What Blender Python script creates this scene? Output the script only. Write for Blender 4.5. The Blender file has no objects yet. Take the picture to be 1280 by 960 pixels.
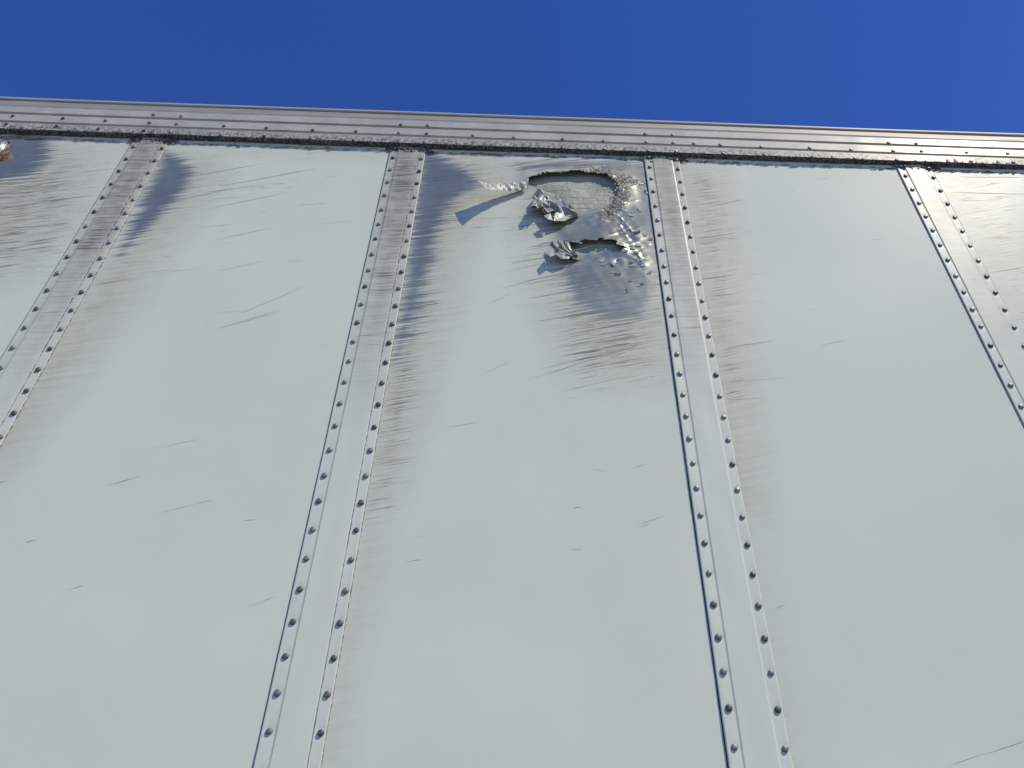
import bpy, math, random
import numpy as np
random.seed(7); rng = np.random.default_rng(11)
S = bpy.context.scene; COL = S.collection
R = math.radians

# ------------------------------------------------------------------ camera
F, PITCH, YAW, ROLL, DIST, CX, CY = 960.0, .6884, .0208, .0175, 2.1393, 661.9, 480.0   # focal in px of a 1280 wide frame
CAMZ = 0.85
cp, sp, cyw, syw = math.cos(PITCH), math.sin(PITCH), math.cos(YAW), math.sin(YAW)
FWD = np.array([syw*cp, cyw*cp, sp]); RT = np.array([cyw, -syw, 0.]); UP = np.cross(RT, FWD)
RT, UP = math.cos(ROLL)*RT + math.sin(ROLL)*UP, -math.sin(ROLL)*RT + math.cos(ROLL)*UP
CAM = np.array([0, -DIST, CAMZ])
from mathutils import Matrix
cd = bpy.data.cameras.new('camera'); co = bpy.data.objects.new('camera', cd); COL.objects.link(co)
M = Matrix.Identity(4)
for i in range(3):
    M[i][0], M[i][1], M[i][2], M[i][3] = RT[i], UP[i], -FWD[i], CAM[i]
co.matrix_world = M
cd.sensor_width = 36; cd.lens = 36*F/1280; cd.shift_x = -(CX-640)/1280; cd.clip_end = 9000; cd.clip_start = .01
S.camera = co

# ------------------------------------------------------------------ light
SUN_AZ, SUN_EL = 48.0, 50.0          # azimuth from -Y (towards the viewer) round to +X
sd = np.array([math.cos(R(SUN_EL))*math.sin(R(SUN_AZ)), -math.cos(R(SUN_EL))*math.cos(R(SUN_AZ)), math.sin(R(SUN_EL))])
W = bpy.data.worlds.new('World'); S.world = W; W.use_nodes = True
nt = W.node_tree; nt.nodes.clear()
sky = nt.nodes.new('ShaderNodeTexSky'); sky.sky_type = 'NISHITA'; sky.sun_disc = False
sky.sun_elevation = R(SUN_EL); sky.sun_rotation = R(180-SUN_AZ)
sky.altitude = 1500; sky.air_density = 1.0; sky.dust_density = 0.0; sky.ozone_density = 5.0
hs = nt.nodes.new('ShaderNodeHueSaturation'); hs.inputs['Saturation'].default_value = 1.22; hs.inputs['Hue'].default_value = .519
bg = nt.nodes.new('ShaderNodeBackground'); bg.inputs['Strength'].default_value = .15
wo = nt.nodes.new('ShaderNodeOutputWorld')
nt.links.new(sky.outputs[0], hs.inputs['Color']); nt.links.new(hs.outputs[0], bg.inputs[0]); nt.links.new(bg.outputs[0], wo.inputs[0])
ld = bpy.data.lights.new('sun', 'SUN'); ld.energy = 3.15; ld.angle = R(.53); ld.color = (1, .92, .73)
lo = bpy.data.objects.new('sun', ld); COL.objects.link(lo)
from mathutils import Vector
lo.rotation_euler = Vector(sd).to_track_quat('Z', 'Y').to_euler(); lo.location = (6, -6, 9)
S.view_settings.view_transform = 'Standard'; S.view_settings.look = 'None'
S.view_settings.exposure = .14; S.view_settings.gamma = 1

# ------------------------------------------------------------------ helpers
def P(px, py, t=0.0):
    """point seen at photo pixel (1280 wide) lying t metres proud of the trailer wall (wall is y=0)"""
    d = FWD + RT*(px-CX)/F - UP*(py-CY)/F
    k = (-t - CAM[1])/d[1]
    return CAM + k*d
def XZ(pts): return np.array([[P(a, b)[0], P(a, b)[2]] for a, b in pts])
def inside(poly, X, Z):
    r = np.zeros(X.shape, bool); n = len(poly)
    for i in range(n):
        x1, z1 = poly[i]; x2, z2 = poly[(i+1) % n]
        c = (z1 > Z) != (z2 > Z)
        with np.errstate(divide='ignore', invalid='ignore'):
            xi = (x2-x1)*(Z-z1)/(z2-z1+1e-12)+x1
        r ^= c & (X < xi)
    return r
def segdist(poly, X, Z, closed=True):
    d = np.full(X.shape, 1e9); n = len(poly)
    for i in range(n if closed else n-1):
        a = poly[i]; b = poly[(i+1) % n]; ab = b-a; L = ab@ab+1e-12
        t = np.clip(((X-a[0])*ab[0]+(Z-a[1])*ab[1])/L, 0, 1)
        d = np.minimum(d, np.hypot(X-a[0]-t*ab[0], Z-a[1]-t*ab[1]))
    return d
def soft(poly, X, Z, fe):
    """1 inside, .5 on the outline, 0 outside, over +-fe metres"""
    d = segdist(poly, X, Z); d = np.where(inside(poly, X, Z), d, -d)
    return np.clip(.5+.5*d/fe, 0, 1)
_nz = {}
def noise(X, Z, f, seed, n=9):
    r = np.random.default_rng(seed); o = np.zeros(X.shape)
    for i in range(n):
        a = r.uniform(0, 6.28); k = f*r.uniform(.5, 1.6)*6.28
        o += np.sin(k*(X*math.cos(a)+Z*math.sin(a))+r.uniform(0, 6.28))
    return o/math.sqrt(n)*1.2
def mesh(name, V, Fc, smooth=True):
    me = bpy.data.meshes.new(name); V = np.asarray(V, np.float32)
    if isinstance(Fc, np.ndarray):
        n, k = Fc.shape
        me.vertices.add(len(V)); me.vertices.foreach_set('co', V.ravel())
        me.loops.add(n*k); me.loops.foreach_set('vertex_index', Fc.ravel().astype(np.int32))
        me.polygons.add(n); me.polygons.foreach_set('loop_start', np.arange(0, n*k, k, dtype=np.int32))
        me.update(calc_edges=True)
    else:
        me.from_pydata([tuple(map(float, v)) for v in V], [], Fc)
    me.polygons.foreach_set('use_smooth', [smooth]*len(me.polygons)); me.update()
    return me
def link(name, me, mat, parent=None):
    o = bpy.data.objects.new(name, me); COL.objects.link(o)
    if mat is not None and len(me.materials) == 0: me.materials.append(mat)
    if parent is not None:
        o.parent = parent
        if parent.parent is None and parent.type == 'EMPTY': o.location = -parent.location
    return o
def attr(me, name, v):
    a = me.attributes.new(name, 'FLOAT', 'POINT'); a.data.foreach_set('value', np.asarray(v, np.float32).ravel())
def grid(nx, nz):
    i = np.arange((nx-1)*(nz-1)); r, c = i//(nx-1), i % (nx-1); a = r*nx+c
    return np.stack([a, a+1, a+nx+1, a+nx], 1)

# ------------------------------------------------------------------ materials
class NB:
    def __init__(s, name):
        s.m = bpy.data.materials.new(name); s.m.use_nodes = True; s.t = s.m.node_tree; s.t.nodes.clear()
        s.b = s.n('ShaderNodeBsdfPrincipled'); o = s.n('ShaderNodeOutputMaterial'); s.l(s.b.outputs[0], o.inputs[0])
    def n(s, k, **kw):
        x = s.t.nodes.new(k)
        for a, v in kw.items(): setattr(x, a, v)
        return x
    def l(s, a, b): s.t.links.new(a, b)
    def put(s, sock, v):
        if hasattr(v, 'is_output'): s.l(v, sock)
        else: sock.default_value = v
    def math(s, op, a, b=None, c=None, clamp=False):
        x = s.n('ShaderNodeMath', operation=op, use_clamp=clamp); s.put(x.inputs[0], a)
        if b is not None: s.put(x.inputs[1], b)
        if c is not None: s.put(x.inputs[2], c)
        return x.outputs[0]
    def ss(s, v, lo, hi, a=0., b=1.):
        x = s.n('ShaderNodeMapRange', interpolation_type='SMOOTHSTEP'); s.put(x.inputs[0], v)
        for i, q in enumerate((lo, hi, a, b)): s.put(x.inputs[i+1], q)
        return x.outputs[0]
    def mix(s, f, a, b):
        x = s.n('ShaderNodeMix', data_type='RGBA'); s.put(x.inputs['Factor'], f)
        for nm, v in (('A', a), ('B', b)):
            k = [q for q in x.inputs if q.name == nm and q.type == 'RGBA'][0]
            s.put(k, v if hasattr(v, 'is_output') else (*v, 1))
        return [q for q in x.outputs if q.type == 'RGBA'][0]
    def at(s, name): return s.n('ShaderNodeAttribute', attribute_name=name).outputs['Fac']
    def coords(s): return s.n('ShaderNodeTexCoord').outputs['Object']
    def streak(s, ang, su, sv, detail=3, rough=.55, off=0, warp=0.):
        sep = s.n('ShaderNodeSeparateXYZ'); s.l(s.coords(), sep.inputs[0]); x, y, z = sep.outputs
        c, sn = math.cos(ang), math.sin(ang)
        u = s.math('ADD', s.math('MULTIPLY', x, c), s.math('MULTIPLY', z, sn))
        v = s.math('ADD', s.math('MULTIPLY', x, -sn), s.math('MULTIPLY', z, c))
        if warp:
            w = s.noise(1.7, 2); v = s.math('ADD', v, s.math('MULTIPLY', w, warp))
        cb = s.n('ShaderNodeCombineXYZ'); s.l(s.math('MULTIPLY', u, su), cb.inputs[0]); s.l(s.math('MULTIPLY', v, sv), cb.inputs[2])
        cb.inputs[1].default_value = off
        nz = s.n('ShaderNodeTexNoise'); nz.inputs['Scale'].default_value = 1; nz.inputs['Detail'].default_value = detail
        nz.inputs['Roughness'].default_value = rough; s.l(cb.outputs[0], nz.inputs['Vector']); return nz.outputs['Fac']
    def noise(s, sc, detail=3, rough=.5):
        nz = s.n('ShaderNodeTexNoise'); nz.inputs['Scale'].default_value = sc; nz.inputs['Detail'].default_value = detail
        nz.inputs['Roughness'].default_value = rough; s.l(s.coords(), nz.inputs['Vector']); return nz.outputs['Fac']
    def bump(s, h, dist, strength=1., prev=None):
        b = s.n('ShaderNodeBump'); b.inputs['Strength'].default_value = strength; b.inputs['Distance'].default_value = dist
        s.l(h, b.inputs['Height'])
        if prev is not None: s.l(prev, b.inputs['Normal'])
        return b.outputs[0]
    def set(s, **kw):
        for k, v in kw.items():
            sock = s.b.inputs[k.replace('_', ' ')]
            if isinstance(v, tuple): v = (*v, 1) if len(v) == 3 else v
            s.put(sock, v)
        return s.m

def paint_material(name, ang=.25, base=(.69, .71, .585), dcol=(.44, .40, .275), spec=.025):
    n = NB(name)
    fine = n.streak(ang, 6, 270, 3, .62, 0, .03)
    mid = n.streak(ang, 1.7, 78, 3, .55, 3.1, .05)
    broad = n.noise(2.2, 3); spk = n.noise(60, 2, .6)
    bare, dirt, scr = n.at('bare'), n.at('dirt'), n.at('scr')
    edge = n.math('ADD', n.math('MULTIPLY', n.math('SUBTRACT', fine, .5), 1.1), n.math('MULTIPLY', n.math('SUBTRACT', mid, .5), 1.15))
    bf = n.ss(n.math('ADD', bare, edge), .28, .72, 0., .77)
    bf = n.math('MULTIPLY', bf, n.ss(bare, .02, .12))
    df = n.math('MULTIPLY', dirt, n.ss(n.math('ADD', n.math('MULTIPLY', mid, .6), n.math('MULTIPLY', fine, .4)), .3, .68, .45, 1.15), clamp=True)
    df = n.math('MULTIPLY', df, n.ss(n.noise(16, 4, .65), .32, .62, .72, 1.06), clamp=True)
    line = n.ss(n.math('ADD', fine, n.math('MULTIPLY', scr, .24)), .72, .80)
    line2 = n.ss(n.math('ADD', mid, n.math('MULTIPLY', scr, .20)), .76, .84)
    sf = n.math('MULTIPLY', n.math('MAXIMUM', line, n.math('MULTIPLY', line2, .9)), n.ss(scr, 0.03, .55), clamp=True)
    c = n.mix(n.ss(broad, .3, .7), (base[0]*.98, base[1]*.985, base[2]*.99), (base[0]*1.015, base[1]*1.015, base[2]*1.005))
    c = n.mix(n.math('MULTIPLY', df, 1.), c, dcol)
    c = n.mix(n.math('MULTIPLY', sf, .86), c, (.115, .112, .095))
    metal = n.mix(n.ss(n.noise(9, 4, .6), .35, .7), (.44, .445, .315), (.37, .345, .255))
    c = n.mix(bf, c, metal)
    rough = n.math('ADD', n.math('MULTIPLY', n.math('ADD', df, n.math('MULTIPLY', sf, .6)), .06), n.math('ADD', .42, n.math('MULTIPLY', n.math('SUBTRACT', broad, .5), .08)))
    h = n.math('ADD', n.math('MULTIPLY', fine, .5), n.math('ADD', n.math('MULTIPLY', mid, .35), n.math('MULTIPLY', spk, .12)))
    rough = n.math('ADD', n.math('MULTIPLY', rough, n.math('SUBTRACT', 1., bf)), n.math('MULTIPLY', bf, .26))
    bm = n.bump(h, .0005, .5)
    n.set(Base_Color=c, Roughness=rough, Metallic=n.math('MULTIPLY', bf, .92), Normal=bm)
    n.put(n.b.inputs['Specular IOR Level'], n.math('ADD', spec, n.math('MULTIPLY', n.math('MAXIMUM', dirt, scr), .23)))
    return n.m
PAINT = paint_material('weathered_white_paint')
STRIP = paint_material('weathered_strip_paint', .12, (.675, .69, .565), (.33, .305, .245), .10)

n = NB('oxidised_rail_metal'); a = n.streak(.02, 5, 160, 3); b = n.noise(7, 4, .6)
c = n.mix(n.ss(b, .35, .7), (.46, .445, .385), (.54, .525, .455)); c = n.mix(n.ss(a, .58, .72), c, (.30, .28, .24))
sp_ = n.n('ShaderNodeSeparateXYZ'); n.l(n.coords(), sp_.inputs[0]); gr = n.ss(sp_.outputs[2], 4.072, 4.135, 1., 0.)
c = n.mix(n.math('MULTIPLY', gr, n.ss(n.noise(55, 4, .65), .42, .62), clamp=True), c, (.16, .145, .12))
c = n.mix(n.ss(n.noise(120, 2, .6), .66, .74), c, (.20, .18, .15))
RAIL = n.set(Base_Color=c, Metallic=.06, Roughness=n.ss(b, .3, .7, .45, .58), Specular_IOR_Level=.13, Coat_Weight=.10, Coat_Roughness=.25, Normal=n.bump(n.math('ADD', a, b), .0006, .5))
n = NB('stained_rail_recess'); a = n.streak(.0, 3, 60, 4); b = n.noise(11, 4)
RECESS = n.set(Base_Color=n.mix(n.ss(a, .35, .65), (.34, .30, .23), (.44, .39, .31)), Roughness=.6, Metallic=.2, Normal=n.bump(b, .001, .4))
n = NB('bright_edge_metal'); LIP = n.set(Base_Color=(.66, .66, .62), Metallic=.3, Roughness=.35, Coat_Weight=.8, Coat_Roughness=.16, Normal=n.bump(n.noise(20, 3), .001, .4))
n = NB('rivet_metal'); b = n.math('ADD', n.math('MULTIPLY', n.noise(160, 3), .5), n.math('MULTIPLY', n.n('ShaderNodeObjectInfo').outputs['Random'], .5))
RIVET = n.set(Base_Color=n.mix(n.ss(b, .25, .75), (.09, .09, .085), (.30, .295, .28)), Metallic=.35, Roughness=.48)
n = NB('black_sealant'); b = n.noise(90, 4)
SEAL = n.set(Base_Color=n.mix(n.ss(b, .4, .7), (.045, .04, .04), (.24, .22, .19)), Roughness=.7, Normal=n.bump(b, .003, .8))
n = NB('pale_flaking_paint'); FLAKE = n.set(Base_Color=n.mix(n.ss(n.noise(40, 3), .4, .6), (.55, .54, .50), (.30, .28, .24)), Roughness=.5)
n = NB('greenish_plastic_core'); a = n.streak(.12, 2.6, 70, 5, .65, 0, .10); b = n.noise(6, 4, .6)
c = n.mix(n.ss(b, .35, .68), (.44, .44, .32), (.29, .32, .235)); c = n.mix(n.ss(a, .53, .66), c, (.13, .14, .105)); c = n.mix(n.ss(a, .44, .28), c, (.55, .55, .48))
CORE = n.set(Base_Color=c, Roughness=.55, Normal=n.bump(n.math('ADD', a, n.noise(40, 3)), .006, .8))
n = NB('torn_aluminium_foil'); b = n.noise(38, 4, .6)
FOIL = n.set(Base_Color=n.mix(n.ss(b, .35, .68), (.46, .46, .41), (.24, .245, .215)), Metallic=.18, Roughness=n.ss(b, .3, .7, .46, .62), Normal=n.bump(b, .003, .4))
n = NB('tan_corrosion'); b = n.noise(120, 3)
TAN = n.set(Base_Color=n.mix(n.ss(b, .35, .65), (.42, .335, .22), (.20, .16, .105)), Roughness=.55, Metallic=.25)
n = NB('rust_stain'); b = n.noise(70, 3); RUST = n.set(Base_Color=n.mix(n.ss(b, .4, .6), (.50, .23, .06), (.60, .50, .36)), Roughness=.6)
n = NB('scratch_soot'); SOOT = n.set(Base_Color=n.mix(n.ss(n.noise(25, 2), .4, .65), (.30, .30, .27), (.46, .46, .42)), Roughness=.7)
n = NB('brown_grime'); GRIME = n.set(Base_Color=n.mix(n.ss(n.noise(60, 3), .4, .6), (.10, .085, .065), (.40, .37, .31)), Roughness=.8)
n = NB('dark_floor_and_shadow'); DARK = n.set(Base_Color=(.02, .02, .022), Roughness=.8)  # for the floor and the painted shadow line beside each seam strip
n = NB('asphalt'); b = n.noise(3, 8, .7); ASPH = n.set(Base_Color=n.mix(n.ss(b, .35, .65), (.12, .115, .105), (.18, .172, .155)), Roughness=.9, Normal=n.bump(b, .02, .4))
n = NB('plain_white_wall'); b = n.noise(2, 4); PLAIN = n.set(Base_Color=n.mix(b, (.6, .61, .6), (.68, .69, .68)), Roughness=.4)
n = NB('roof_sheet'); ROOF = n.set(Base_Color=n.mix(n.noise(2, 4), (.55, .55, .54), (.68, .68, .67)), Roughness=.5, Metallic=.3)

# ------------------------------------------------------------------ ground
g = 6000.; me = mesh('ground', [(-g, -g, 0), (g, -g, 0), (g, g, 0), (-g, g, 0)], [(0, 1, 2, 3)], False)
o = link('ground', me, ASPH); o['kind'] = 'structure'

# ------------------------------------------------------------------ the trailer
TR = bpy.data.objects.new('semi_trailer', None); COL.objects.link(TR); TR.location = (0, 1.3, 0)
TR['label'] = 'white riveted semi trailer wall with torn peeling skin and dark scuffs'; TR['category'] = 'trailer'

# rivet positions read off the photo, left and right row of each seam strip
RV = {
 0: ([(168,183.25),(158,198.5),(149,213.75),(138.75,230),(128.5,246.75),(117.5,264.5),(106.5,282.75),(95.5,301.25),(83.5,321),(71.5,341.5),(58.25,362.75),(44.75,385.75),(31,409.25),(16.25,434.5),(1,459.75)],
     [(203.25,185.5),(194.25,200.75),(185.5,215.75),(175.25,232.25),(165.75,249.5),(156.25,266.25),(145.75,285),(136.5,303),(124.75,322.75),(114,343.75),(102,365),(89.5,387.75),(76.75,411.25),(62.75,435.75),(48.75,461.75),(33,488.25),(17.5,516.25),(1.25,546.25)]),
 1: ([(492,197),(487.5,212),(483.75,227.5),(480.75,244),(477,261.75),(473.25,280),(469.25,298.25),(465.25,317.5),(461.5,337.5),(457.1,358),(452.5,380),(447.75,403),(443,426.75),(437.75,451.25),(432.25,477.25),(426.5,504.25),(420,532.25),(413,562),(406,594),(398,626),(390.5,661.75),(382.25,698),(374,736.5),(365,777),(355.75,820.25),(346,866),(335,914)],
     [(526.5,198),(522.5,213.75),(519.5,229),(517,246.25),(514,263.5),(511.25,282),(507.5,300.5),(505.25,320),(501.9,339.6),(498.25,360.5),(495,382.25),(491.25,405),(487.5,428.5),(483.25,453),(478.75,478.75),(473.75,505.5),(468.5,533.75),(463.5,563),(458,594.5),(451,628),(444.5,662.5),(438.25,699.5),(431,738.25),(423.75,778.5),(416.5,822.5),(408.5,867.75),(399,916)]),
 2: ([(813,209),(815,223.5),(818,239.5),(819.75,257.75),(821.75,275.5),(824,293.75),(826.5,313),(829.5,332.75),(832.8,352.6),(835.9,373.5),(839.5,395),(842.6,418.5),(845.8,442.8),(849.6,467.2),(853.4,493.5),(857,520),(861,548),(866,579),(871,610),(876,644),(881.25,678.75),(886.75,716.25),(892.25,755.5),(898,796.5),(904.25,839.5),(911,885.25),(918,934)],
     [(847.5,211.25),(850.25,227),(853.5,242.5),(856.75,259.25),(859.25,277.5),(862.5,295.5),(866.25,314.25),(869.25,334),(873.4,354),(877.1,375.6),(881.2,396.4),(886.2,419.6),(890.9,443.1),(895.3,468.4),(900,494.9),(905,521),(911,550),(917,580),(922,612),(928,646),(934.75,680.75),(941.75,717.75),(949,756.75),(956.25,797.75),(963.75,840.75),(971.75,886.75),(981,936)]),
 3: ([(1133.1,220),(1140.5,237),(1148.4,253.9),(1156.9,270.6),(1165.5,288),(1174.4,306.3),(1183.75,325),(1193.9,345),(1204.2,365.2),(1214.7,386.7),(1225.9,408.1),(1237.8,431.9),(1250.3,456.7),(1262.8,481.7)],
     [(1167.5,221.9),(1176.25,238.3),(1184.7,254.7),(1193.75,271.4),(1203.4,289),(1213,307.2),(1222.7,325.8),(1234.2,345.3),(1245.2,365.6),(1256.6,387.2),(1269.1,409.4)])}
GAP, PITCHR, BAY = .1334, .0985, 1.2192
posts = {}
for k, (L, Rr) in RV.items():
    l = np.array([P(*q, .006) for q in L]); r = np.array([P(*q, .006) for q in Rr])
    fl = np.polyfit(l[:, 2]-3.3, l[:, 0], 1); fr = np.polyfit(r[:, 2]-3.3, r[:, 0], 1)
    sl = .5*(fl[0]+fr[0]); x0 = .5*(fl[1]+fr[1]-GAP)
    posts[k] = dict(x=x0, sl=sl, l=list(l[:, 2]), r=list(r[:, 2]))
for k in (-2, -1, 4, 5):                                             # seams beyond the frame
    q = 0 if k < 0 else 3
    posts[k] = dict(x=posts[q]['x']+(k-q)*BAY, sl=posts[q]['sl'], l=[posts[q]['l'][0]], r=[posts[q]['r'][0]])
ZB, ZT = 1.05, 4.12                                                  # wall bottom, top (behind the rail)
def postx(k, z): return posts[k]['x'] + posts[k]['sl']*(z-3.3)
SL, SR = -.021, GAP+.014                                             # strip edges either side of the left rivet row

# ---- weathering masks, outlines in photo pixels turned into places on the wall
BARE = [(XZ(p), f, w) for p, f, w in [
 ([(-60,166),(0,167),(50,171),(64,184),(58,204),(38,220),(0,226),(-60,236)], .09, 1.0),
 ([(206,190),(230,200),(238,218),(228,240),(204,265),(182,288),(165,304),(150,318),(165,280),(190,230)], .08, 1.0),
 ([(528,189),(556,197),(585,214),(602,230),(578,242),(556,262),(546,290),(540,325),(530,365),(514,410),(498,450),(492,450),(510,330),(520,240)], .08, 1.0),
 ([(690,205),(800,202),(818,240),(824,290),(829,330),(818,362),(798,396),(770,402),(742,392),(716,366),(706,336),(722,322),(690,286),(724,270),(756,262),(776,232),(756,212),(700,212),(655,214),(655,210)], .09, 1.22),
 ([(808,200),(845,203),(862,260),(858,300),(838,310),(826,300)], .08, .35),
]]
DIRT = [(XZ(p), f, w) for p, f, w in [
 ([(-80,160),(90,170),(120,195),(100,260),(40,320),(-80,360)], .22, .75),
 ([(0,160),(480,178),(480,196),(0,182)], .10, .45),
 ([(200,186),(262,196),(272,222),(236,272),(190,330),(150,390),(90,470),(20,560),(-30,620),(-30,560),(60,430),(150,300)], .13, .75),
 ([(515,185),(610,196),(640,226),(600,262),(570,320),(550,400),(530,460),(505,540),(480,620),(458,640),(480,460),(510,300)], .13, .85),
 ([(455,600),(492,600),(478,700),(450,820),(428,960),(400,960),(430,760)], .06, .42),
 ([(640,196),(805,198),(832,330),(838,400),(835,470),(780,480),(720,465),(690,400),(670,340),(700,310),(650,290)], .13, .7),
 ([(850,206),(900,214),(915,300),(925,420),(935,540),(940,640),(915,640),(890,480),(870,340)], .12, .95),
 ([(930,640),(945,640),(1000,900),(1010,980),(985,980)], .07, .3),
 ([(1165,212),(1230,216),(1290,330),(1330,420),(1300,430),(1200,280)], .16, .5),
 ([(520,180),(820,196),(820,204),(520,192)], .06, .5),
]]
SCR = [(XZ(p), f, w) for p, f, w in [
 ([(-80,165),(60,175),(130,205),(120,290),(60,350),(-80,370)], .2, .8),
 ([(190,190),(260,200),(400,215),(380,250),(260,260),(180,330),(120,420),(40,500),(0,540),(60,420),(140,300)], .16, .6),
 ([(240,360),(430,330),(420,420),(250,430)], .35, .22),
 ([(518,188),(600,205),(600,240),(560,300),(550,380),(520,470),(505,560),(490,640),(465,640),(480,520),(500,380),(516,260)], .10, 1.08),
 ([(640,196),(800,200),(830,330),(836,420),(820,475),(740,485),(690,465),(690,400),(680,330),(650,330),(640,290)], .15, .9),
 ([(600,190),(700,196),(690,220),(600,225)], .08, .6),
 ([(855,210),(910,220),(925,400),(940,520),(910,540),(885,400)], .12, .8),
 ([(1160,212),(1290,216),(1330,420),(1290,430),(1190,280)], .16, .6),
]]
def masks(X, Z):
    out = []
    for lst in (BARE, DIRT, SCR):
        m = np.zeros(X.shape)
        for p, f, w in lst: m = np.maximum(m, w*soft(p, X, Z, f))
        out.append(m)
    return out

# ---- the damage on the torn panel
HOLE1 = XZ([(660,224),(690,219),(722,216),(742,217),(757,220),(768,224),(773,232),(775,240),(772,250),(768,256),(757,260),(748,264),(735,264),(722,268),(712,262),(700,251),(690,244),(676,239),(664,237),(658,232)])
HOLE2 = XZ([(704,308),(713,304),(722,306),(731,302),(741,304),(752,299),(758,304),(766,302),(775,308),(791,312),(777,314.5),(770,318),(759,316),(750,319),(737,319),(724,324),(710,322)])
WRINK = XZ([(745,262),(775,268),(806,300),(808,332),(780,338),(745,322),(770,304),(765,285),(735,280)])
DELAM = XZ([(655,205),(790,205),(815,260),(820,330),(800,380),(740,370),(715,330),(690,300),(690,280),(740,265),(775,235),(750,214),(665,216)])
TOP1 = XZ([(664,222),(690,218),(722,215),(742,216),(757,219),(770,226),(776,240),(772,252)])
TOP2 = XZ([(712,306),(740,303),(752,301),(766,306),(776,312)])
RIDGE = [XZ(q) for q in ([(775,282),(783,296),(792,310),(803,327)], [(770,303),(790,309),(812,306)], [(778,318),(797,326)], [(757,263),(775,272),(790,290)],
         [(776,240),(795,232),(812,238)], [(778,256),(800,250),(815,248)], [(745,300),(765,294),(776,290)], [(762,330),(790,324)], [(782,226),(798,228)], [(775,262),(792,268)])]
def skin(X, Z):
    """how far the aluminium skin stands proud of the plain wall"""
    h = .0009*noise(X, Z, 1.1, 5)
    d1 = segdist(TOP1, X, Z, False); d2 = segdist(TOP2, X, Z, False)
    x0, x1 = TOP1[0][0], TOP1[:, 0].max(); u = np.clip((X-x0)/(x1-x0), 0, 1)
    h = h + (.026-.012*u)*np.exp(-(d1/.05)**1.4)*(.8+.35*noise(X, Z, 7, 9)*.4)
    h = h + .017*np.exp(-(d2/.04)**1.4)
    for q in RIDGE: h = h + .0017*np.exp(-(segdist(q, X, Z, False)/.005)**2)*(1+.6*noise(X, Z, 12, 51))
    w = soft(WRINK, X, Z, .05)
    h = h + w*(.0010*np.abs(noise(X, Z, 9, 21))+.0008*noise(X, Z, 22, 22))
    h = h + soft(DELAM, X, Z, .07)*(.0022+.0006*noise(X, Z, 4, 31)+.00022*noise(X, Z, 14, 33))
    return h

panels = {}
for k in range(-2, 5):                                               # panel k lies between seam k and seam k+1
    torn = (k == 1); seen = -1 <= k <= 3
    nx = 240 if torn else (96 if seen else 12)
    if torn: zs = np.concatenate([np.arange(ZB, 2.9, .016), np.linspace(2.9, ZT, 255)])
    else: zs = np.linspace(ZB, ZT, 250 if seen else 30)
    s = np.linspace(0, 1, nx); Zg, Sg = np.meshgrid(zs, s, indexing='ij')
    xa = postx(k, Zg)+GAP*.5+.0012; xb = postx(k+1, Zg)+GAP*.5-.0012
    Xg = xa+(xb-xa)*Sg
    T = skin(Xg, Zg) if torn else .0010*noise(Xg, Zg, 1.0, 40+k)
    edge = np.minimum(Sg, 1-Sg)*BAY; T = T*np.clip((edge-.05)/.10, 0, 1)**1.5   # flat where the seam strips hold it
    if torn:
        J = noise(Xg, Zg, 14, 77)*.0045+noise(Xg, Zg, 45, 78)*.0045
        cut = np.zeros(Xg.shape, bool)
        for hp in (HOLE1, HOLE2):
            d = segdist(hp, Xg, Zg); d = np.where(inside(hp, Xg, Zg), d, -d); cut |= (d+J) > 0
    V = np.stack([Xg, -T, Zg], -1).reshape(-1, 3); Fc = grid(nx, len(zs))
    V[:, 1] -= (.00035*np.cos(6.2832*Zg/PITCHR)*np.exp(-edge/.06)).ravel()
    if torn:
        cf = cut.ravel()[Fc].all(1); Fc = Fc[~cf]
    me = mesh('side_panel', V, Fc)
    b, d, c = masks(Xg, Zg)
    attr(me, 'bare', b); attr(me, 'dirt', d); attr(me, 'scr', c)
    o = link('side_panel', me, PAINT, TR); panels[k] = o
    if torn: o['label'] = 'side panel with aluminium skin torn open in two holes'

# plastic core behind the torn skin
p = panels[1]; xa, xb = postx(1, 3.5)+.1, postx(2, 3.5)+.05
zs = np.linspace(3.0, 4.1, 120); xs = np.linspace(xa, xb, 120); Xg, Zg = np.meshgrid(xs, zs)
me = mesh('exposed_core', np.stack([Xg, .011-.0015*noise(Xg, Zg, 6, 3), Zg], -1).reshape(-1, 3), grid(120, 120))
o = link('exposed_core', me, CORE, p)

def patch(name, U, Vv, nu, nv, fold, mat, parent, seed=1, jit=.0016):
    """crumpled sheet between two polylines of (px,py,proud) given from hinge (U) to free edge (Vv)"""
    A = np.array([P(a, b, t) for a, b, t in U]); B = np.array([P(a, b, t) for a, b, t in Vv])
    def rs(Q, n):
        s = np.concatenate([[0], np.cumsum(np.linalg.norm(np.diff(Q, axis=0), axis=1))]); s /= s[-1]
        t = np.linspace(0, 1, n); return np.stack([np.interp(t, s, Q[:, i]) for i in range(3)], 1)
    A, B = rs(A, nu), rs(B, nu); v = np.linspace(0, 1, nv)
    G = A[None]*(1-v)[:, None, None]+B[None]*v[:, None, None]
    uu, vv = np.meshgrid(np.linspace(0, 1, nu), v)
    G = G.copy(); off = fold(uu, vv); G[..., 1] -= off
    r = np.random.default_rng(seed); j = r.normal(0, 1, G.shape)*jit; j[0] = 0; G += j
    me = mesh(name, G.reshape(-1, 3), grid(nu, nv), False)
    return link(name, me, mat, parent)
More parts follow.
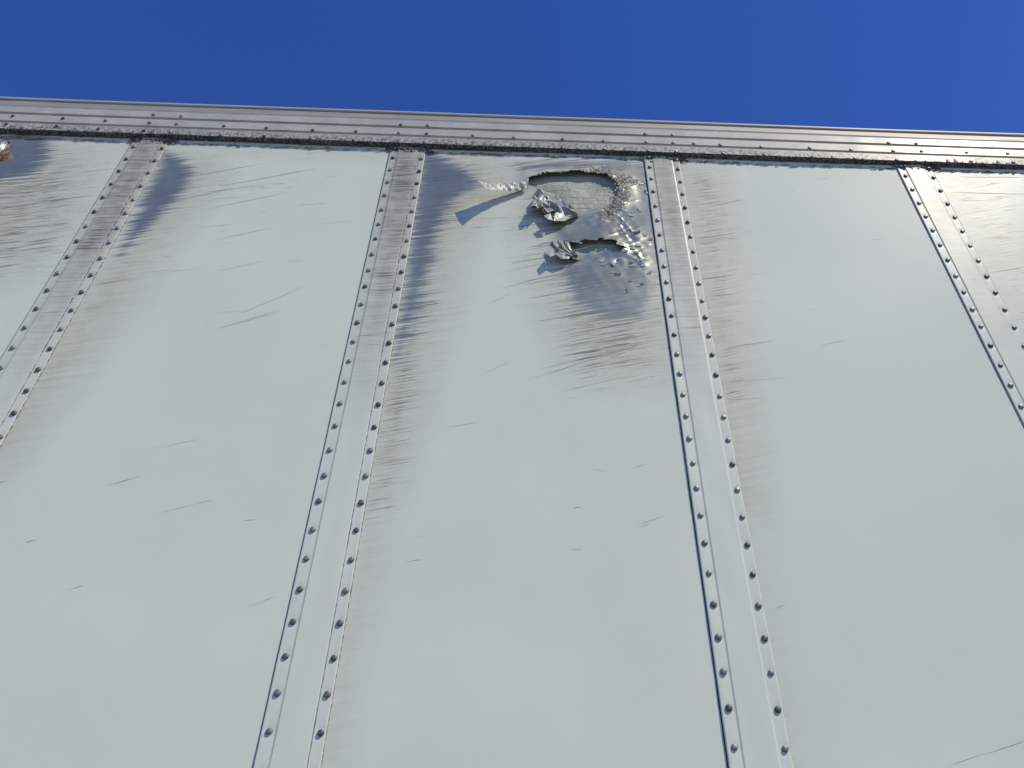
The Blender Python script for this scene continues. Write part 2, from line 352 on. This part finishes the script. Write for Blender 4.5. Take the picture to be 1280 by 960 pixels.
# long strip of skin curling out to the left of the upper hole
up = [(661,224,.022),(655,227,.024),(645,228.5,.028),(630,229.5,.036),(615,229,.050),(604,227.5,.064),(595,224.5,.078)]
lo_ = [(660,236,.012),(655,237,.016),(645,238.5,.022),(630,238.5,.036),(618,237,.056),(612,236.5,.070),(607.5,235.5,.086)]
o = patch('torn_strip', up, lo_, 30, 5, lambda u, v: .006*np.sin(v*3.1)*(1-u*.6)+.0025*np.sin(u*46+v*4)*(1-u)**.5, FOIL, p, 3, .0007)
# crumpled flap folded down at the lower left of the upper hole
hi = [(672,237,.006),(684,240,.010),(696,245,.012),(708,253,.012),(719,262,.010),(722,268,.006)]
mi = [(667,249,.020),(672,255,.026),(677,264,.027),(687,273,.026),(700,276.5,.020),(720,270,.010)]
o = patch('torn_flap', hi, mi, 11, 8, lambda u, v: .016*np.sin(v*9+u*5)*np.sin(v*3.1)+.012*np.abs(np.sin(u*9+v*6))*v*(1-u*.5), FOIL, p, 5, .0050)
hi = [(676,241,.02),(681,246,.03),(684,252,.03)]
mi = [(663,258.5,.045),(668,259.5,.05),(675,260,.045)]
o = patch('torn_flap', hi, mi, 6, 4, lambda u, v: .01*np.sin(u*8+v*5)*v, FOIL, p, 6, .004)
def slabs(name, pieces, mat, parent, th=.0025):
    # stiff broken plates of skin: each a faceted outline with a creased middle and a real edge
    V = []; Fc = []
    for pc in pieces:
        Q = [P(*q) for q in pc]; n_ = len(Q); i = len(V); c = sum(Q)/n_+np.array([0, rng.normal(0, .004), 0])
        V += [tuple(q) for q in Q]+[tuple(c)]+[tuple(q+np.array([0, th, -.0008])) for q in Q]
        for j in range(n_):
            k2 = (j+1) % n_; Fc += [(i+j, i+k2, i+n_), (i+k2, i+j, i+n_+1+j, i+n_+1+k2)]
    return link(name, mesh(name, V, Fc, False), mat, parent)
slabs('torn_plate', [
    [(676,247,.022),(685,249,.027),(692,263,.034),(685,266,.036),(676,256,.034)],
    [(683,243,.018),(696,246,.018),(705,257,.024),(701,263,.030),(693,265,.032),(687,254,.026)],
    [(694,266.5,.034),(706,259,.024),(719,262.5,.016),(720,269,.014),(706,276,.026),(692,276,.034)],
    [(663,259.5,.042),(667,249.5,.036),(673,251,.034),(676,258.5,.038),(669,261,.044)],
    [(680,269.5,.042),(688,266.5,.038),(691,275.5,.040),(685,274,.044)],
    [(672,238,.012),(686,241,.014),(696,245,.016),(682,246,.020)]], FOIL, p)
slabs('torn_plate', [
    [(687,306,.024),(692,304.5,.022),(704,313,.020),(699,316,.028)],
    [(693,304,.026),(699,303.5,.022),(712,311,.016),(706,313.5,.022)],
    [(701,303,.024),(707,302.5,.018),(713,306,.012),(712,310,.014)],
    [(692,316.5,.036),(703,314,.026),(714,317,.018),(711,323.5,.024),(702,323,.032)],
    [(712,316,.020),(722,317,.012),(727,321.5,.010),(717,323.5,.018)],
    [(683,317,.036),(690,310,.030),(695,318,.034),(688,321,.040)]], FOIL, p)
# accordion crumple left of the lower hole
hi = [(712,304,.010),(713,310,.012),(716,316,.012),(726,321.5,.004)]
mi = [(687,306,.016),(692,315,.020),(698,320,.020),(708,324,.014)]
o = patch('torn_flap', hi, mi, 5, 26, lambda u, v:   .017*np.abs(np.sin(v*9.5+u*2.2))*np.clip(v*4, 0, 1), FOIL, p, 8, .0022)

def flakes(name, centres, size, mat, parent, seed, tilt=.8, proud=.004, asp=1.6, n_each=1):
    """small curled chips standing on the wall; centres = list of (x, z)"""
    r = np.random.default_rng(seed); V = []; Fc = []
    for (x, z) in centres:
        for _ in range(n_each):
            s = size*r.uniform(.5, 1.5); a = r.normal(.2, .6); ca, sa = math.cos(a), math.sin(a); t = r.uniform(-.2, 1)*tilt
            b = float(skin(np.array([x]), np.array([z]))[0]) if parent is p else 0.
            i = len(V)
            for (uu, ww) in ((-1, -.6), (1, -.5), (1.2, .5), (-.8, .6), (0, 0)):
                q = uu*s*asp*.5*r.uniform(.7, 1.2); w = ww*s*r.uniform(.6, 1.2)
                yy = -b-proud-(.5+ww)*s*t*r.uniform(.5, 1.2)-(.3*s*t if uu == 0 else 0)
                V.append((x+q*ca-w*sa, yy, z+q*sa+w*ca))
            Fc += [(i, i+1, i+4), (i+1, i+2, i+4), (i+2, i+3, i+4), (i+3, i, i+4)]
    o = link(name, mesh(name, V, Fc, False), mat, parent); o['kind'] = 'stuff'; return o
# tan corroded crumbs along the right rim of the upper hole
rim = XZ([(738,214),(752,215.5),(766,219),(776,226),(780,236),(779,247),(774,256),(766,264),(760,272)])
pts = []
for _ in range(1100):
    i = rng.integers(0, len(rim)-1); t = rng.random(); c = rim[i]*(1-t)+rim[i+1]*t; sp_ = .008 if i < 2 else .015
    pts.append(c+rng.normal(0, 1, 2)*np.array([sp_, .012 if i < 2 else .017]))
for _ in range(130):
    c = rim[3]+np.abs(rng.normal(0, 1))*np.array([.06, -.015])*.9+rng.normal(0, .014, 2); pts.append(c)
flakes('corroded_rim', pts[::3]+pts[1::3], .0044, TAN, p, 4, .4, .0004)
flakes('rim_chips', pts[2::3], .0046, CORE, p, 14, .7, .001)
pts = [XZ([(a, b)])[0] for a, b in [(790,311),(797,318),(803,326),(801,331),(792,333),(786,329),(798,309),(783,316),(812,301),(806,296),(795,291),(787,287),(781,292),(774,285),(780,280),(772,326),(766,331),(752,328),(757,331),(770,343),(786,353),(782,365),(800,355),(812,343),(790,270),(800,262),(806,240),(800,231),(794,226),(788,222)]]
flakes('skin_chips', [q+rng.normal(0, .006, 2) for q in pts for _ in range(2)], .009, FOIL, p, 9, .6, .0015, 2.2)

# torn corner at the far left edge of the frame
hi = [(-26,172,.004),(-10,172,.006),(4,174,.006),(12,178,.004)]
mi = [(-24,190,.03),(-8,191,.035),(3,189,.03),(9,184,.02)]
o = patch('torn_flap', hi, mi, 14, 10, lambda u, v: .012*np.sin(v*8+u*6), FOIL, panels[-1], 12)
q = XZ([(-2, 190), (4, 186), (-6, 194), (1, 193), (5,190), (-10,197), (0,198)])
flakes('rusty_crumbs', [c+rng.normal(0, .012, 2) for c in q for _ in range(9)], .014, RUST, panels[-1], 13, 1.0, .004)

# ---- long single scratches: thin tapered slivers just proud of the paint
def scratches(k, lst, n_rand):
    V = []; Fc = []
    def sliver(a, b, w):
        n_ = 7; i0 = len(V); d = b-a; L = np.linalg.norm(d)+1e-9; nn = np.array([-d[1], d[0]])/L; wob = rng.normal(0, .0022, n_).cumsum()*.6
        for j in range(n_):
            t = j/(n_-1); c = a+d*t+nn*wob[j]*min(1, L*3); ww = (.34+.62*min(1, max(0, (c[1]-2.6)/1.1)))*w*(math.sin(math.pi*min(max(t, .04), .96))**.6)*rng.uniform(.55, 1.1)
            for sg in (-1, 1):
                q = c+nn*ww*.5*sg; h = float(skin(np.array([q[0]]), np.array([q[1]]))[0]) if k == 1 else .0010*float(noise(np.array([q[0]]), np.array([q[1]]), 1.0, 40+k)[0])
                V.append((q[0], -h-.0007, q[1]))
        for j in range(n_-1): Fc.append((i0+2*j, i0+2*j+2, i0+2*j+3, i0+2*j+1))
    for (x1, y1, x2, y2, w) in lst:
        A = XZ([(x1, y1), (x2, y2)]); sliver(A[0], A[1], w)
    tries = 0; made = 0
    while made < n_rand and tries < 20000:
        tries += 1; z = rng.uniform(1.4, 4.0); x = rng.uniform(postx(k, z)+.17, postx(k+1, z)-.04)
        b, d, c = masks(np.array([x]), np.array([z])); pr = .05*max(0, (z-1.9)/2.2)+.8*c[0]*(1-b[0])+.0008
        if rng.random() > pr: continue
        a = rng.normal(.20, .07); L = min(rng.exponential(.055)+.010, .22); dx, dz = math.cos(a)*L*.5, math.sin(a)*L*.5
        if x-dx < postx(k, z)+.155 or x+dx > postx(k+1, z)-.03: continue
        if k == 1:
            A = np.array([x-dx, x, x+dx]); B = np.array([z-dz, z, z+dz])
            if inside(HOLE1, A, B).any() or inside(HOLE2, A, B).any(): continue
        sliver(np.array([x-dx, z-dz]), np.array([x+dx, z+dz]), rng.uniform(.0006, .0019)); made += 1
    if not V: return
    o = link('scratch_marks', mesh('scratch_marks', V, Fc), SOOT, panels[k]); o['kind'] = 'stuff'
scratches(-1, [(-10,245,70,226,.004),(0,262,60,252,.005),(0,285,62,283,.005),(20,265,40,262,.003)], 60)
scratches(0, [(255,262,362,240,.003),(228,222,330,205,.003),(222,250,290,236,.003),(270,300,340,285,.002),(270,340,330,327,.002),(268,412,350,390,.003),(135,607,176,594,.005),(198,641,245,630,.003),(246,629,265,625,.004),(303,651,320,649,.005),(32,678,45,674,.006),(88,737,105,731,.004),(310,759,347,745,.003),(255,240,330,231,.003),(280,232,395,210,.003),(300,392,385,356,.003),(275,410,352,386,.003),(195,560,250,548,.003),(0,603,8,601,.008)], 70)
scratches(1, [(640,330,742,310,.006),(664,372,800,345,.007),(690,395,790,374,.005),(704,420,832,396,.005),(655,356,720,343,.004),(700,446,770,432,.004),(668,402,742,388,.004),(712,407,835,384,.003),(656,475,800,430,.005),(700,490,770,474,.004),(715,436,812,418,.003),(620,342,700,326,.002),(600,470,640,450,.003),(740,586,764,590,.003),(790,585,812,579,.003),(800,655,832,644,.004),(798,659,816,654,.003),(716,635,727,633,.005),(712,687,728,687,.004),(507,702,527,699,.004),(520,672,530,670,.002),(553,535,600,528,.003),(612,380,640,366,.002),(660,465,745,446,.003),(628,360,740,332,.004),(700,410,800,398,.003),(590,285,612,283,.003),(648,352,756,333,.004)], 110)
scratches(2, [(886,258,928,250,.004),(880,296,918,292,.003),(885,314,900,312,.004),(892,370,920,367,.003),(905,435,968,427,.004),(910,478,985,471,.003),(905,500,960,497,.003),(970,760,980,756,.006),(1186,957,1232,942,.0032),(1230,943,1300,920,.0032),(1025,432,1060,425,.003)], 40)
scratches(3, [(1192,240,1290,243,.003),(1200,221,1290,223,.003)], 30)

# ---- rivet: cone-sided button with a slightly domed head, axis towards the viewer
def rivet_mesh(r, h):
    N = 10; V = []; rings = [(1.0, 0.0), (.92, .7), (.68, .98)]
    for (q, hh) in rings:
        for i in range(N): a = 6.2832*i/N; V.append((r*q*math.cos(a), -h*hh, r*q*math.sin(a)))
    V.append((0, -h*.9, 0)); Fc = []
    for k in range(2):
        for i in range(N): j = (i+1) % N; Fc.append((k*N+i, k*N+j, (k+1)*N+j, (k+1)*N+i))
    for i in range(N): Fc.append((2*N+i, 2*N+(i+1) % N, 3*N))
    return mesh('rivet', V, Fc, True)
RM = rivet_mesh(.0098, .0066); RM.materials.append(RIVET)
RM2 = rivet_mesh(.0092, .0058); RM2.materials.append(RIVET)

# ---- seam strips: flat flanges with a shallow channel between, dimpled round every rivet
for k in range(-2, 6):
    ps = posts[k]; seen = 0 <= k <= 3
    def full(zl):
        zl = list(zl); d = PITCHR
        zl = [zl[0]+d*.78]+zl if seen else [zl[0]+d*.78]+zl
        vis = len(zl)
        while zl[-1]-d > ZB+.03: zl.append(zl[-1]-d)
        return zl, vis
    (zl, nl), (zr, nr) = full(ps['l']), full(ps['r'])
    prof = [(SL, .0), (SL, .0034), (.0175, .0034), (.0210, .0062), (GAP-.024, .0052), (GAP-.0185, .0034), (SR, .0030), (SR, 0)]
    lift = {0: .0, 1: .0, 2: .0022, 3: .0012}.get(k, 0)
    xs = np.unique(np.concatenate([[SL, .0175, .0210, GAP-.024, GAP-.0185, SR], np.linspace(SL, SR, 44 if seen else 6)]))
    zs = np.linspace(ZB, ZT-.004, 760 if seen else 40); Zg, Xl = np.meshgrid(zs, xs, indexing='ij')
    T = np.interp(Xl, [a for a, _ in prof[1:-1]], [b for _, b in prof[1:-1]])+lift*np.clip((.02-Xl)/.03, 0, 1)+.0012
    T = T+.0004*noise(Xl*3, Zg, 3, 60+k)
    if seen:
        for xr, zz in ((0, zl), (GAP, zr)):
            for z0 in zz:
                m = np.abs(Zg-z0) < .05
                rr = np.hypot(Xl[m]-xr, Zg[m]-z0); T[m] -= .0016*np.exp(-(rr/.014)**2)
    Xg = Xl+ps['x']+ps['sl']*(Zg-3.3)
    nxs = len(xs)
    V = np.stack([Xg, -T, Zg], -1)
    Lw = V[:, :1].copy(); Lw[..., 1] = .0; Rw = V[:, -1:].copy(); Rw[..., 1] = .0     # returns down to the panel
    V = np.concatenate([Lw, V, Rw], 1)
    me = mesh('seam_strip', V.reshape(-1, 3), grid(nxs+2, len(zs)), True)
    Xf, Zf = V[..., 0], V[..., 2]; xl = np.concatenate([Xl[:, :1], Xl, Xl[:, -1:]], 1)
    mid = np.clip(1-np.abs(xl-GAP*.5)/.062, 0, 1)**.35
    up_ = np.clip((Zf-2.35)/1.3, 0, 1)
    amp = {0: 1.0, 1: 1.0, 2: .75, 3: .35}.get(k, .6)
    hb = np.clip((Zf-3.05)/.5, 0, 1)*np.clip((4.03-Zf)/.08, 0, 1)
    attr(me, 'bare', amp*hb*mid*(.24+.12*noise(xl, Zf, 3, 80+k)))
    attr(me, 'dirt', np.clip(amp*(up_*(.55+.75*mid)+.25*np.clip((Zf-3.9)/.1, 0, 1)), 0, 1))
    attr(me, 'scr', np.clip(amp*(up_**.7)*mid*(.9+.2*noise(xl, Zf, 2, 90+k)), 0, 1))
    st = link('seam_strip', me, STRIP, TR)
    rest = []
    for xr, zz, nv in ((0, zl, nl), (GAP, zr, nr)):
        for i, z0 in enumerate(zz):
            x0 = ps['x']+ps['sl']*(z0-3.3)+xr
            q = np.array([x0, -.0036-(lift if xr == 0 else 0), z0])
            if seen and i < nv:
                o = bpy.data.objects.new('rivet', RM); COL.objects.link(o); o.parent = st; o.location = q
                o.scale = (random.uniform(.9, 1.08),)*3
                o.rotation_euler = (random.uniform(-.06, .06), random.uniform(0, 6.28), random.uniform(-.06, .06))
            else: rest.append(q)
    if rest:
        v0 = np.array([v.co[:] for v in RM.vertices]); f0 = [tuple(pp.vertices) for pp in RM.polygons]
        V = np.concatenate([v0+q for q in rest]); Fc = [tuple(a+len(v0)*i for a in f) for i in range(len(rest)) for f in f0]
        o = link('rivet_row', mesh('rivet_row', V, Fc), RIVET, st); o['kind'] = 'stuff'
    # strip's shadow on the panel, painted as a dark line along its left edge
    za = np.linspace(ZB, ZT-.01, 60); w = {2: .0032, 1: .0018, 3: .002}.get(k, .0014)
    V = []; Fc = []
    for i, z in enumerate(za):
        xx = ps['x']+ps['sl']*(z-3.3)+SL-.0004
        V += [(xx-w*random.uniform(.8, 1.2), -.0011, z), (xx, -.0013, z)]
        if i: Fc.append((2*i-2, 2*i-1, 2*i+1, 2*i))
    link('edge_shadow', mesh('edge_shadow', V, Fc), DARK, st)
    w = {0: .0026, 1: .0020, 2: .0010}.get(k, .0008); za = np.linspace(ZB, ZT-.01, 420); V = []; Fc = []
    for i, z in enumerate(za):
        xx = ps['x']+ps['sl']*(z-3.3)+SR+.0004
        V += [(xx, -.0040, z), (xx+w*random.uniform(.2, 1.2), -.0012, z)]
        if i: Fc.append((2*i-2, 2*i-1, 2*i+1, 2*i))
    link('edge_grime', mesh('edge_grime', V, Fc), GRIME, st)
    if k in (0, 1):                                                 # dirt caught along the right step of the raised middle
        V = []; Fc = []
        for i, z in enumerate(za):
            xx = ps['x']+ps['sl']*(z-3.3)+GAP-.0180; ww = (.0042 if k == 0 else .0030)*random.uniform(.15, 1.1)*min(1, max(.25, (z-1.2)/2))
            V += [(xx-ww, -.0068, z), (xx+.0006, -.0054, z)]
            if i: Fc.append((2*i-2, 2*i-1, 2*i+1, 2*i))
        link('step_grime', mesh('step_grime', V, Fc), GRIME, st)

# ---- top rail: ribbed extrusion with grooves, a stained recess and a rolled edge
TRAIL = .020
def rz(py, t=TRAIL): return P(490, py, t)[2]
xs = np.linspace(-5.6, 5.2, 240)
z_b = rz(179); z_g1 = rz(169); z_g2 = rz(158.3); z_e = rz(149); z_r = rz(147.2, .017); z_t = rz(141.2, .017); z_lb = rz(140.2, .023); z_lt = rz(138.0, .023)
gw = .009
prof = [(.0, z_b+.002), (TRAIL-.002, z_b), (TRAIL, z_b+.002), (TRAIL+.001, z_g1-gw), (TRAIL-.010, z_g1-.003), (TRAIL-.010, z_g1+.004), (TRAIL+.001, z_g1+gw),
        (TRAIL, z_g2-gw), (TRAIL-.010, z_g2-.003), (TRAIL-.010, z_g2+.004), (TRAIL+.001, z_g2+gw), (TRAIL, z_e-.006), (TRAIL-.008, z_e), (TRAIL-.008, z_e+.003), (.0165, z_r-.003), (.0165, z_r)]
def extrude(name, prof, mat, parent, wob=.0006, seed=0, xs=xs, smooth=False):
    V = []; m = len(prof)
    pr = np.array(prof)
    w = noise(xs, xs*0, .6, 100+seed)*wob; w2 = noise(xs, xs*0, .5, 130+seed)*wob*1.5
    for i, x in enumerate(xs):
        for t, z in pr: V.append((x, -(t+w[i]) if t > .004 else -t, z+w2[i]))
    return link(name, mesh(name, V, grid(m, len(xs))[:, ::-1].copy(), smooth), mat, parent)
rail = extrude('top_rail', prof, RAIL, TR)
extrude('rail_recess', [(.0165, z_r), (.0165, z_r+.004), (.015, z_t), (.012, z_lb+.004)], RECESS, rail, seed=0)
lip = extrude('roof_edge', [(.006, z_lb+.003), (.018, z_lb), (.0225, z_lb+.003), (.0235, (z_lb+z_lt)/2), (.021, z_lt), (.012, z_lt+.006), (-.06, z_lt+.012)], LIP, rail, .0009, 0)

RR = [(192,142.5),(226.75,144.25),(501,155),(534.5,156.25),(806.5,166.5),(840.5,167.75),(1110.8,177.5),(1145.3,178.5),
 (16,144),(78.75,147),(131.75,150),(186.75,152.75),(221,154),(280,156.5),(333,159),(391,161.8),(445,163.4),(498.75,165.25),(533.5,166.25),(591.25,168.5),(642.5,170.75),(703.25,173.25),(754.5,175.25),(808,176.75),(841.75,177.75),(867.5,178.25),(900.5,180.25),(951.75,182.25),(1012,184),(1063.7,186.3),(1116.7,187.9),(1152,187.9),(1208.5,189.5),(1259.7,191),
 (8,154),(70.75,156.75),(123,160),(180,162.5),(212.5,164.5),(275.75,167.25),(330,169.5),(388,172),(442,173.75),(497.5,177),(530.75,177),(590.75,180.75),(643,183),(703,183.5),(755.5,185.25),(810,187.5),(845,188.5),(903.75,190.75),(955.5,192.5),(1016,195.5),(1068.7,197),(1121,199),(1158,201),(1214.6,201),(1266.8,202)]
for a, b in RR:
    q = P(a, b+.6, TRAIL+.003); o = bpy.data.objects.new('rivet', RM2); COL.objects.link(o); o.parent = rail
    o.location = (q[0], -TRAIL, q[2]); o.rotation_euler = (random.uniform(-.08, .08), random.uniform(0, 6), random.uniform(-.08, .08))

# ragged black sealant squeezed out along the rail's lower edge, and pale flaking bits under it
V = []; Fc = []; X = np.arange(-5.5, 5.1, .006); n_ = len(X)
jag = np.abs(rng.normal(0, 1, n_)); tall = np.convolve(np.where(rng.random(n_) < .10, rng.uniform(.006, .03, n_), 0), [.4, 1, .5], 'same')
mask = np.clip(.55+noise(X, X*0, .9, 200)*.45, .1, 1)
for i, x in enumerate(X):
    hi_ = (.0015+.009*jag[i])*mask[i]+tall[i]*mask[i]; dn = .003+.003*abs(rng.normal())
    V += [(x, -TRAIL-.0006, z_b+hi_), (x, -TRAIL-.0035-.002*rng.random(), z_b+.001), (x, -TRAIL-.001, z_b-dn*.4), (x, -TRAIL*.55, z_b-dn), (x, -.004, z_b-dn*.8-.004)]
me = mesh('sealant_bead', V, grid(5, n_)[:, ::-1].copy(), False); o = link('sealant_bead', me, SEAL, rail)
V = []; Fc = []
for _ in range(620):
    x = rng.uniform(-3.4, 3.4); L = rng.uniform(.006, .05); z = z_b-.034+rng.normal(0, .004); h = rng.uniform(.001, .0035); i = len(V); t = rng.uniform(.002, .007)
    V += [(x, -.0014, z), (x+L, -.0014, z+rng.normal(0, .002)), (x+L*.9, -t, z-h), (x+L*.1, -t, z-h+rng.normal(0, .001))]; Fc.append((i, i+1, i+2, i+3))
o = link('flaking_paint', mesh('flaking_paint', V, Fc, False), FLAKE, rail); o['kind'] = 'stuff'
# lumps of sealant where the seam strips run up under the rail
V = []; Fc = []
for k in range(0, 4):
    for _ in range(90):
        x = postx(k, 4.03)+rng.uniform(-.04, GAP+.05); z = z_b-.03+rng.normal(0, .010); s = rng.uniform(.003, .010); i = len(V)
        V += [(x-s, -.005, z), (x+s*rng.uniform(.5, 2), -.006, z+rng.normal(0, .004)), (x+s*.4, -.006-s*rng.random(), z+s*.8), (x, -.006, z-s*.7)]
        Fc += [(0+i, 1+i, 2+i), (0+i, 3+i, 1+i)]
o = link('sealant_crumbs', mesh('sealant_crumbs', V, Fc, False), SEAL, rail); o['kind'] = 'stuff'

# ---- rest of the body: roof, far wall, end walls, floor, bottom rail
def box(name, lo_, hi_, mat, parent):
    x0, y0, z0 = lo_; x1, y1, z1 = hi_
    V = [(x0, y0, z0), (x1, y0, z0), (x1, y1, z0), (x0, y1, z0), (x0, y0, z1), (x1, y0, z1), (x1, y1, z1), (x0, y1, z1)]
    return link(name, mesh(name, V, [(0, 3, 2, 1), (4, 5, 6, 7), (0, 1, 5, 4), (1, 2, 6, 5), (2, 3, 7, 6), (3, 0, 4, 7)], False), mat, parent)
XA, XB = -5.55, 5.15
box('roof', (XA, .05, z_lt-.01), (XB, 2.58, z_lt+.02), ROOF, TR)
box('far_wall', (XA, 2.55, ZB), (XB, 2.6, z_lt-.012), PLAIN, TR)
box('front_wall', (XB-.05, .02, ZB), (XB, 2.545, z_lt-.012), PLAIN, TR)
box('rear_door', (XA, .02, ZB), (XA+.05, 2.545, z_lt-.012), PLAIN, TR)
box('floor', (XA+.06, .02, ZB+.01), (XB-.06, 2.54, ZB+.12), DARK, TR)
extrude('bottom_rail', [(.0, ZB+.12), (.012, ZB+.118), (.014, ZB), (.014, ZB-.06), (.0, ZB-.062), (-.05, ZB-.062)], RAIL, TR, .0004, 9)
